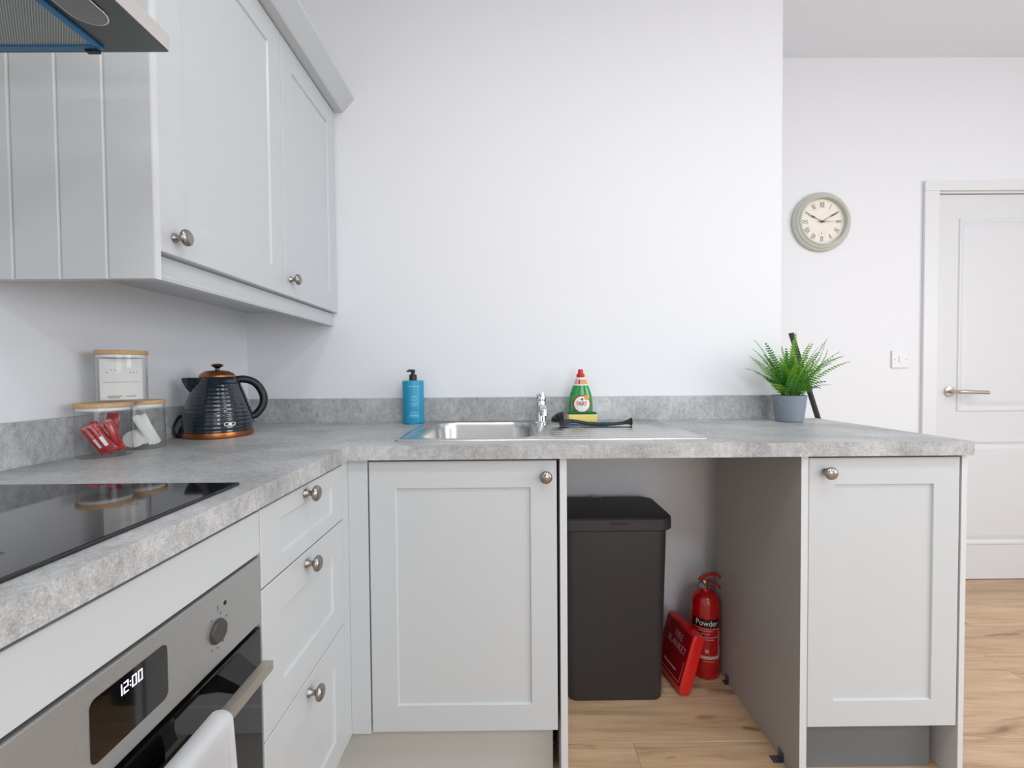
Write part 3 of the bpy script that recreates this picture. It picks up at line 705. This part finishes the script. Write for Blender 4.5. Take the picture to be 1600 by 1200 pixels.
for z, hw, th in ((.137, .019, .0024), (.100, .010, .0026), (.0925, .014, .0012), (.0865, .012, .0012), (.074, .014, .0024), (.068, .011, .0014), (.044, .015, .0012), (.038, .016, .0012), (.031, .018, .0022), (.026, .018, .002)):
    n = 8; r = .0397; az = radians(-90+17)
    R = [[(sx+r*cos(az+(-hw+2*hw*i/n)/r), sy+r*sin(az+(-hw+2*hw*i/n)/r), ZT+z+q) for i in range(n+1)] for q in (0, th)]
    loft(bm, R, False, False, closed=False)
tag(mk('print', bm, 'soap_print', s), kind='stuff')

fx, fy, fz = .2635, 1.672, ZT+.0048
w = thing('washing_up_liquid', 'green washing-up liquid bottle with red cap behind the sponge', 'bottle', (fx, fy, fz))
FP = [(0, .040, .022), (.004, .0435, .025), (.03, .0445, .026), (.055, .0450, .026), (.078, .0435, .0255), (.10, .0402, .0245), (.118, .0345, .0225), (.132, .0285, .021)]
bm = B(); loft(bm, [circ(fx, fy, fz+z, a, b, 40) for z, a, b in FP]); mk('bottle', bm, 'liquid_green', w, 50)
bm = B(); loft(bm, [circ(fx, fy, fz+z, a, b, 40) for z, a, b in ((.1321, .0285, .021), (.134, .0275, .0205), (.155, .0205, .0165), (.161, .0155, .0145), (.163, .0125, .0125))]); nk = mk('shoulder', bm, 'paper', w, 50)
def fr(z, lst): 
    for (a, ra, rb), (b, rc, rd) in zip(lst, lst[1:]):
        if z <= b: t = (z-a)/(b-a); return ra+(rc-ra)*t, rb+(rd-rb)*t
    return lst[-1][1:]
SL = ((.1321, .0285, .021), (.134, .0275, .0205), (.155, .0205, .0165), (.161, .0155, .0145), (.163, .0125, .0125))
for i, (u0, u1, mt) in enumerate(((-.9, -.55, 'label_pink'), (-.45, -.2, 'label_red'), (-.15, .1, 'label_pink'), (.12, .5, 'label_orange'), (.55, .9, 'label_orange'))):
    R = []
    for z in (.137, .143, .149, .154):
        a, b = fr(z, SL); R.append([(fx+(a+.0003)*u, fy-(b+.0004)*sqrt(1-min(.99, u*u)), fz+z) for u in [u0+(u1-u0)*q/4 for q in range(5)]])
    bm = B(); loft(bm, R, False, False, closed=False); mk('neck_print', bm, mt, nk)
bm = B(); lathe(bm, [(.0150, fz+.1632), (.0155, fz+.165), (.0155, fz+.173), (.0105, fz+.177), (.0095, fz+.180), (.0100, fz+.189), (.008, fz+.192)], fx, fy, 28); mk('cap', bm, 'cap_red', w, 40)
def fproj(bm, off):     # press a flat XZ drawing (y=0) on the bottle front
    for v in bm.verts:
        a, b = fr(v.co.z-fz, FP); u = max(-.97, min(.97, (v.co.x-fx)/a)); v.co.y = fy-b*sqrt(1-u*u)-off
    return bm
def disc(cx, cz, r, n=36, rings=5, rz=1.0):
    bm = B(); Rr = [[(cx+r*i/rings*cos(2*pi*j/n), 0, cz+rz*r*i/rings*sin(2*pi*j/n)) for j in range(n)] for i in range(1, rings+1)]
    loft(bm, Rr, True, False); return bm
lz = fz+.064
mk('label_ring', fproj(disc(fx+.001, lz, .0335), .0004), 'label_red', w)
mk('label_disc', fproj(disc(fx+.001, lz, .0285), .0008), 'white_print', w)
mk('label_flash', fproj(disc(fx+.018, lz+.024, .0095), .0010), 'label_orange', w)
bm = text_bm('FAIRY', .0225, squeeze=.66, bold=.0005); bm.transform(Matrix.Translation((fx+.0005, 0, lz+.001)) @ STAND)
bmesh.ops.subdivide_edges(bm, edges=bm.edges, cuts=1)
mk('lettering', fproj(bm, .0013), 'label_red', w)
bm = disc(fx+.001, lz+.0185, .0052, 16, 3); 
for v in bm.verts: v.co.x = fx+.001+(v.co.x-fx-.001)*max(.05, 1-max(0, (v.co.z-lz-.0185))/.0052)
mk('drop_mark', fproj(bm, .0013), 'label_green', w)
sp_ = thing('sponge', 'yellow washing-up sponge with green scourer on top in front of the green bottle', 'sponge', (.260, 1.628, ZT+.005))
SZ = ZT+.0078
mk('foam', bxm(.2095, .3105, 1.600, 1.6425, SZ, SZ+.0275, .003), 'sponge_yellow', sp_)
mk('scourer', bxm(.2100, .3100, 1.6005, 1.642, SZ+.0277, SZ+.0335, .0015), 'scourer_green', sp_)
# blue cloth: thin crumpled sheet
bm = B(); nx, ny = 22, 10; R = []
rnd = random.Random(4)
for j in range(ny+1):
    row_ = []
    for i in range(nx+1):
        u, v_ = i/nx, j/ny
        x = .175+.175*u+.008*sin(5*v_+2*u); y = 1.535+.055*v_+.006*sin(7*u)
        z = ZT+.0048+.002+.0016*(1+sin(9*u+3*v_))*(.6+.4*sin(11*v_))+(.013*max(0, (u-.78)/.22)*(1-abs(2*v_-1))) 
        row_.append((x, y, z))
    R.append(row_)
loft(bm, R, False, False, closed=False); bmesh.ops.solidify(bm, geom=bm.faces, thickness=.0015)
tag(mk('dish_cloth', bm, 'cloth_blue', None, True), 'crumpled light blue cloth on the drainer under the black brush', 'cloth')
b = thing('dish_brush', 'black washing-up brush lying across the drainer', 'brush', (.28, 1.52, ZT+.006))
by = 1.505; bz0 = ZT+.0035
hpth = spline([(.196, by, bz0+.019), (.225, by, bz0+.0165), (.265, by, bz0+.0095), (.315, by-.001, bz0+.0075), (.365, by-.002, bz0+.0095), (.392, by-.002, bz0+.0135), (.4045, by-.002, bz0+.0150)], 5)
bm = B(); tube(bm, hpth, [.0066]*4+[.0060]*20+[.0065, .008, .009, .0095, .010, .0115, .0125], 12); mk('handle', bm, 'brush_black', b, 40)
bm = B(); tube(bm, [(.4045, by-.002, bz0+.0150), (.4075, by-.002, bz0+.0150)], [.0135, .0140], 16); mk('end_flare', bm, 'brush_black', b, 40)
bm = B(); loft(bm, [[(x, by+dy, z) for x, dy, z in q] for q in (((.168, -.010, bz0+.0015), (.168, .010, bz0+.0015), (.164, .010, bz0+.010), (.164, -.010, bz0+.010)), ((.184, -.011, bz0+.004), (.184, .011, bz0+.004), (.178, .011, bz0+.022), (.178, -.011, bz0+.022)), ((.204, -.006, bz0+.013), (.204, .006, bz0+.013), (.200, .006, bz0+.0255), (.200, -.006, bz0+.0255)))])
mk('head', bm, 'brush_black', b)
rnd = random.Random(9); c0 = Vector((.180, by, bz0+.014))
bm = B()
for i in range(9):
    for q in range(5):
        a = radians(95+i*9.5+rnd.uniform(-3, 3)); dy = (q-2)*.0042; L_ = .036+rnd.uniform(-.002, .002)
        dirv = Vector((cos(a), 0, sin(a)*.85)); st_ = c0+Vector((0, dy, 0))+dirv*.006
        tube(bm, [st_, st_+dirv*L_+Vector((0, dy*.7, 0))], [.0011, .0016], 5)
tag(mk('bristles', bm, 'brush_black', b), kind='stuff')

# ------------------------------------------------------------------ fern
px_, py_ = 1.0235, 1.640
f = thing('potted_fern', 'green fern in a grey pot at the right end of the worktop', 'plant', (px_, py_, ZT))
bm = B(); lathe(bm, [(.042, ZT), (.0445, ZT+.002), (.046, ZT+.006), (.0555, ZT+.092), (.0560, ZT+.096), (.0535, ZT+.096), (.052, ZT+.085), (.0005, ZT+.085)], px_, py_, 44); mk('pot', bm, 'pot_grey', f, 40)
bm = B(); lathe(bm, [(.0518, ZT+.0855), (.050, ZT+.091), (.02, ZT+.095), (.0005, ZT+.096)], px_, py_, 24, cap0=False); mk('soil', bm, 'soil', f, 40)
rnd = random.Random(21)
def frond(az, length, el0, droop, width, twist=0):
    """arching rachis with paired leaflets"""
    d0 = Vector((cos(az), sin(az), 0)); n = max(12, round(length/.0098))
    p = Vector((px_, py_, ZT+.088))+d0*.020; el = el0; pts = []
    for i in range(n+1):
        pts.append(p.copy()); t = i/n
        p = p+(d0*cos(el)+Vector((0, 0, sin(el))))*length/n; el -= droop/n*(.4+1.2*t)
    bm = B(); tube(bm, pts, [.0014*(1-.6*i/n) for i in range(n+1)], 5)
    side0 = Vector((-sin(az), cos(az), 0)); twist = rnd.uniform(-.7, .7)
    for i in range(2, n):
        t = i/n; tan = (pts[i+1]-pts[i-1]).normalized(); nrm = tan.cross(side0).normalized()
        if nrm.z < 0: nrm = -nrm
        w_ = width*(min(1, .55+t*2.2) if t < .25 else 1.08-.95*((t-.25)/.75)**1.5)
        for sgn in (-1, 1):
            sd = (side0*sgn*cos(twist)+nrm*sin(twist)*sgn)
            d = (sd*.9+tan*.42+nrm*.12*rnd.uniform(-1, 1)).normalized()
            q = pts[i]; e = tan*(length/n)*.31
            tip = q+d*w_-nrm*w_*.22; mid = q+d*w_*.5+nrm*w_*.04
            v = [bm.verts.new(x) for x in (q-e*.7, mid-e, tip, mid+e*.85, q+e*.7)]
            m_ = bm.verts.new(q+d*w_*.5-nrm*.0010)
            for a_ in range(5): bm.faces.new((v[a_], v[(a_+1) % 5], m_))
    return mk('frond', bm, 'fern_green', f)
spec = [(174, .24, 66, 44, .024), (166, .20, 78, 60, .022), (188, .21, 46, 60, .021), (205, .18, 62, 75, .022), (222, .20, 74, 70, .024), (246, .185, 82, 60, .024), (262, .20, 88, 30, .024), (238, .16, 60, 85, .024),
        (285, .18, 78, 70, .022), (300, .175, 66, 75, .022), (322, .19, 62, 70, .022), (345, .24, 42, -28, .019), (356, .27, 58, 66, .020), (12, .23, 68, 48, .020), (334, .24, 50, 50, .021), (40, .19, 74, 60, .020), (95, .18, 86, 40, .020),
        (130, .19, 76, 60, .020), (60, .19, 80, 60, .020), (212, .15, 38, 70, .020), (240, .13, 42, 90, .022), (268, .12, 44, 90, .022), (296, .13, 42, 90, .022), (318, .14, 36, 70, .021), (192, .17, 70, 60, .022), (150, .15, 56, 60, .02), (352, .15, 66, 60, .022),
        (232, .21, 84, 40, .023), (275, .16, 64, 80, .024), (255, .15, 58, 90, .024), (310, .16, 74, 60, .022), (198, .14, 52, 80, .022), (340, .13, 50, 80, .022), (180, .13, 60, 80, .022)]
spec += [(a+9, l*1.02, min(88, e_+9), d_*.8, w_) for a, l, e_, d_, w_ in spec[:19]]
spec += [(262, .27, 86, 16, .020), (250, .25, 84, 22, .022), (170, .285, 68, 34, .024), (178, .24, 50, 30, .022), (352, .27, 62, 10, .021), (8, .25, 70, 30, .021), (296, .23, 80, 36, .022), (225, .23, 78, 40, .023), (150, .23, 76, 40, .02)]
for az, L_, el, dr_, wd in spec:
    frond(radians(az+rnd.uniform(-5, 5)), L_*rnd.uniform(.95, 1.04)*.88, radians(min(89, el+6+rnd.uniform(-3, 3))), radians(dr_*.85), wd*1.08)

# ------------------------------------------------------------------ black stand behind the worktop end
st = thing('folding_stand', 'slanting leg of a black stand behind the fern and worktop end', 'stand', (1.26, 2.0, 0))
def leg(a, b_, w_=.012):
    a, b_ = Vector(a), Vector(b_); bm = B(); t = (b_-a).normalized(); u = Vector((0, 1, 0)); u = (u-t*u.dot(t)).normalized(); v = t.cross(u)
    rings = [[p+u*w_*i+v*w_*.42*j for i, j in ((-1, -1), (1, -1), (1, 1), (-1, 1))] for p in (a, b_)]
    loft(bm, rings); mk('leg', bm, 'stand_black', st)
leg((1.2535, 2.0, 1.2635), (1.662, 2.0, .005))
leg((1.300, 2.022, 1.10), (1.415, 2.25, .005))
mk('hinge', bxm(1.294, 1.312, 2.0065, 2.016, 1.084, 1.104, .002), 'stand_black', st)

# ------------------------------------------------------------------ bin, extinguisher, fire blanket
b = thing('waste_bin', 'dark grey rectangular bin with lid in the gap under the worktop', 'bin', (.345, 1.585, 0))
by0_, by1_ = 1.462, 1.700
bm = B(); loft(bm, [rrect(.190, .500, by0_+.012, by1_-.012, .0, .028), rrect(.186, .504, by0_+.008, by1_-.008, .006, .03), rrect(.172, .519, by0_, by1_, .560, .034), rrect(.172, .519, by0_, by1_, .575, .034)]); mk('body', bm, 'bin_grey', b, 40)
bm = B(); lx0, lx1, ly0, ly1 = .153, .535, by0_-.013, by1_+.012
loft(bm, [rrect(lx0+.004, lx1-.004, ly0+.004, ly1-.004, .5755, .044), rrect(lx0, lx1, ly0, ly1, .579, .046), rrect(lx0, lx1, ly0, ly1, .613, .046), rrect(lx0+.003, lx1-.003, ly0+.003, ly1-.003, .6165, .044)]); ld = mk('lid', bm, 'bin_lid', b, 40)
bm = B(); loft(bm, [rrect(lx0+.004, lx1-.004, ly0+.004, ly1-.004, .6167, .043), rrect(lx0+.006, lx1-.006, ly0+.006, ly1-.006, .6195, .042), rrect(lx0+.03, lx1-.03, ly0+.03, ly1-.03, .6215, .03)]); mk('lid_top', bm, 'bin_lid_top', ld, 40)
mk('badge', bxm(.325, .381, ly0-.0012, ly0+.001, .5985, .608, .0005), 'bin_badge', ld)
mk('rear_catch', bxm(.31, .345, ly1-.025, ly1-.012, .6218, .624, .0008), 'lamp_lens', ld)

ex, ey, er = .7030, 1.611, .0500
e = thing('fire_extinguisher', 'small red powder fire extinguisher standing in the gap by the side panel', 'extinguisher', (ex, ey, 0))
bm = B(); lathe(bm, [(.044, 0), (.048, .004), (.049, .012), (.0495, .02), (er, .03), (er, .262), (.048, .275), (.041, .290), (.030, .300), (.018, .306), (.0165, .312)], ex, ey, 48); mk('cylinder', bm, 'extinguisher_red', e, 50)
bm = B(); lathe(bm, [(.014, .3122), (.015, .318), (.012, .322), (.012, .338), (.009, .342)], ex-.004, ey, 24); vv = mk('valve', bm, 'brass', e, 40)
bm = B(); lathe(bm, [(.0115, 0), (.0125, .002), (.0125, .007), (.010, .010)], 0, 0, 20); bm.transform(Matrix.Translation((ex-.016, ey-.010, .327)) @ Matrix.Rotation(radians(90), 4, 'X') @ Matrix.Rotation(radians(-25), 4, 'Y')); mk('gauge', bm, 'zinc', vv, 40)
def strap(name, pts, w_, th, par):
    pts = spline(pts, 6); bm = B(); R = []
    for i, p in enumerate(pts):
        t = (pts[min(i+1, len(pts)-1)]-pts[max(i-1, 0)]).normalized(); nn = Vector((-t.z, 0, t.x))
        R.append([p+Vector((0, s*w_, 0))+nn*th*q for s, q in ((-1, -1), (1, -1), (1, 1), (-1, 1))])
    loft(bm, R); mk(name, bm, 'extinguisher_red', par, 30)
strap('top_lever', [(ex-.020, ey, .336), (ex-.008, ey, .352), (ex+.018, ey, .360), (ex+.042, ey, .358), (ex+.052, ey, .350)], .009, .0035, e)
strap('carry_handle', [(ex-.006, ey, .338), (ex+.014, ey, .337), (ex+.036, ey, .326), (ex+.0515, ey, .312)], .009, .003, e)
def wrap(bm, r, az=-90):    # flat XZ drawing centred on x=0 -> cylinder surface
    for v in bm.verts:
        a = radians(az)+v.co.x/r; z = v.co.z; v.co = (ex+r*cos(a), ey+r*sin(a), z)
    return bm
def quad(x0, x1, z0, z1, n=14):
    bm = B(); loft(bm, [[(x0+(x1-x0)*i/n, 0, z) for i in range(n+1)] for z in (z0, z1)], False, False, closed=False); return bm
AZ = -106
lb = mk('black_label', wrap(quad(-.052, .050, .190, .2195, 20), er+.0004, AZ), 'black_label', e)
bm = text_bm('Powder', .029, squeeze=.86); bm.transform(Matrix.Translation((.0, 0, .2045)) @ STAND); bmesh.ops.subdivide_edges(bm, edges=bm.edges, cuts=1)
mk('lettering', wrap(bm, er+.0008, AZ), 'white_print', lb)
bm = B()
for q in ((-.05, .048, .1835, .1855), (.044, .048, .075, .1835), (-.05, .044, .154, .156), (-.048, .044, .077, .088), (-.03, .02, .176, .1785), (-.02, .012, .166, .168), (-.02, .026, .146, .148), (-.006, .006, .10, .112), (.052, .055, .14, .17), (.052, .056, .08, .12), (-.01, .03, .068, .070)):
    b2 = quad(*q, n=10); me_ = bpy.data.meshes.new('t'); wrap(b2, er+.0005, AZ).to_mesh(me_); bm.from_mesh(me_); bpy.data.meshes.remove(me_); b2.free()
tag(mk('label_print', bm, 'label_white', e), kind='stuff')

fb = thing('fire_blanket', 'red fire blanket packet leaning between the bin and the extinguisher', 'fire blanket', (.60, 1.55, 0))
BL, BH, BT = .175, .205, .046      # along depth, height, thickness
Mb = Matrix.Translation((.5590, 1.484, .0005)) @ Matrix.Rotation(radians(9), 4, 'Z') @ Matrix.Rotation(radians(17), 4, 'Y')
# local: x thickness 0..BT (toward right), y 0..BL (away), z 0..BH ; printed face at x=0 faces left
bm = B(); R = []
for z, s in ((.0, .75), (.006, .96), (.03, 1), (.17, 1), (.192, .97), (.199, .78)):
    R.append([(BT/2+(p[0]-BT/2)*s, p[1], z) for p in rrect(0, BT, 0, BL, 0, .008, 4)])
loft(bm, R); bm.transform(Mb)
zmin = min(v.co.z for v in bm.verts); bmesh.ops.translate(bm, verts=bm.verts, vec=(0, 0, -zmin)); Mb = Matrix.Translation((0, 0, -zmin)) @ Mb
pk = mk('packet', bm, 'blanket_red', fb, 40)
bm = bxm(-.0008, -.0002, .006, BL-.006, .02, .19); bm.transform(Mb); fc = mk('printed_face', bm, 'blanket_face', fb)
MT = Mb @ Matrix.Translation((-.0012, BL/2-.012, 0)) @ Matrix(((0, 0, -1, 0), (-1, 0, 0, 0), (0, 1, 0, 0), (0, 0, 0, 1)))
bm = B()
for s_, zz, sz in (('FIRE', .158, .034), ('BLANKET', .126, .034)):
    t_ = text_bm(s_, sz, squeeze=.78); bmesh.ops.translate(t_, verts=t_.verts, vec=(0, zz, 0)); me_ = bpy.data.meshes.new('t'); t_.to_mesh(me_); bm.from_mesh(me_); bpy.data.meshes.remove(me_); t_.free()
for q in ((-.062, .062, .028, .030), (.060, .062, .030, .10), (-.05, .03, .05, .056)):
    vs = [bm.verts.new((x, y, 0)) for x, y in ((q[0], q[2]), (q[1], q[2]), (q[1], q[3]), (q[0], q[3]))]; bm.faces.new(vs)
bm.transform(MT); mk('lettering', bm, 'label_white', fc)

# ------------------------------------------------------------------ clock and switch on the far wall
cx, cz, cr = 1.5795, 1.8455, .148
ck = thing('wall_clock', 'round sage green wall clock with cream face and Roman numerals', 'clock', (cx, YW, cz))
def yl(prof, n=64):   # lathe around -Y axis at clock centre; prof (r, depth from wall)
    bm = B(); lathe(bm, prof, 0, 0, n); bm.transform(Matrix.Translation((cx, YW, cz)) @ Matrix.Rotation(radians(90), 4, 'X')); return bm
mk('case', (yl([(cr-.004, 0), (cr, .004), (cr, .014), (cr-.006, .020), (cr-.011, .021), (cr-.013, .027), (cr-.019, .031), (cr-.023, .0315), (cr-.025, .036), (cr-.029, .0375), (cr-.033, .035), (cr-.0345, .022), (cr-.0345, .012)])), 'clock_green', ck, 30)
fcr = cr-.035
face = mk('face', yl([(.0005, .0125), (fcr, .0125), (fcr, .0145), (.0005, .0145)][1:], 48), 'clock_face', ck, 30)
NUM = ['XII', 'I', 'II', 'III', 'IV', 'V', 'VI', 'VII', 'VIII', 'IX', 'X', 'XI']
yq = YW-.0152
for i, t_ in enumerate(NUM):
    a = radians(90-30*i); bm = text_bm(t_, .041, squeeze=.50)
    rr = .083
    bm.transform(Matrix.Translation((cx+rr*cos(a), yq, cz+rr*sin(a))) @ Matrix.Rotation(radians(30*i), 4, 'Y') @ STAND)
    mk('numeral', bm, 'clock_ink', face)
bm = B(); n = 60
for i in range(n):
    a = 2*pi*i/n; d = Vector((cos(a), 0, sin(a))); t = Vector((-sin(a), 0, cos(a))); p = Vector((cx, yq, cz))
    vs = [bm.verts.new(p+d*.1060+t*.0005), bm.verts.new(p+d*.1060-t*.0005), bm.verts.new(p+d*.1085-t*.0005), bm.verts.new(p+d*.1085+t*.0005)]; bm.faces.new(vs)
mk('minute_track', bm, 'clock_ink', face)
bm = B(); 
for i in range(12):
    a = 2*pi*i/12; lathe(bm, [(.0011, 0), (.0011, .0003)], .018*cos(a), .018*sin(a)-.058, 6)
lathe(bm, [(.003, 0), (.003, .0003)], 0, -.058, 12); bm.transform(Matrix.Translation((cx, yq+.0002, cz)) @ STAND); mk('small_dial', bm, 'clock_ink', face)
def hand(name, ang, L_, w_, tail, dep):
    a = radians(ang); d = Vector((cos(a), 0, sin(a))); t = Vector((-sin(a), 0, cos(a))); p = Vector((cx, YW-dep, cz)); bm = B()
    outline = [(-tail, .0012), (-tail, -.0012), (0, -.0016), (L_*.45, -.0009), (L_*.62, -w_), (L_*.8, -w_*.5), (L_, 0), (L_*.8, w_*.5), (L_*.62, w_), (L_*.45, .0009), (0, .0016)]
    loft(bm, [[p+d*u+t*v+Vector((0, q, 0)) for u, v in outline] for q in (0, -.0007)]); mk(name, bm, 'clock_ink', ck)
hand('minute_hand', 31, .096, .0036, .012, .018); hand('hour_hand', 153, .080, .0036, .012, .020); hand('second_hand', 0, .086, .0006, .024, .022)
mk('hub', yl([(.004, .0146), (.004, .024), (.002, .025)], 16), 'clock_ink', ck, 40)
sw = thing('wall_switch', 'white square switch plate on the far wall beside the door frame', 'switch', (1.992, YW, 1.106))
mk('plate', bxm(1.949, 2.036, YW-.009, YW, 1.106, 1.193, .003), 'switch', sw)
mk('rocker', bxm(1.983, 2.002, YW-.0125, YW-.0088, 1.134, 1.166, .0015), 'switch', sw)
for x in (1.963, 2.022):
    bm = B(); lathe(bm, [(.003, 0), (.003, .0006)], 0, 0, 12); bm.transform(Matrix.Translation((x, YW-.0088, 1.1495)) @ STAND); mk('screw', bm, 'switch_screw', sw)
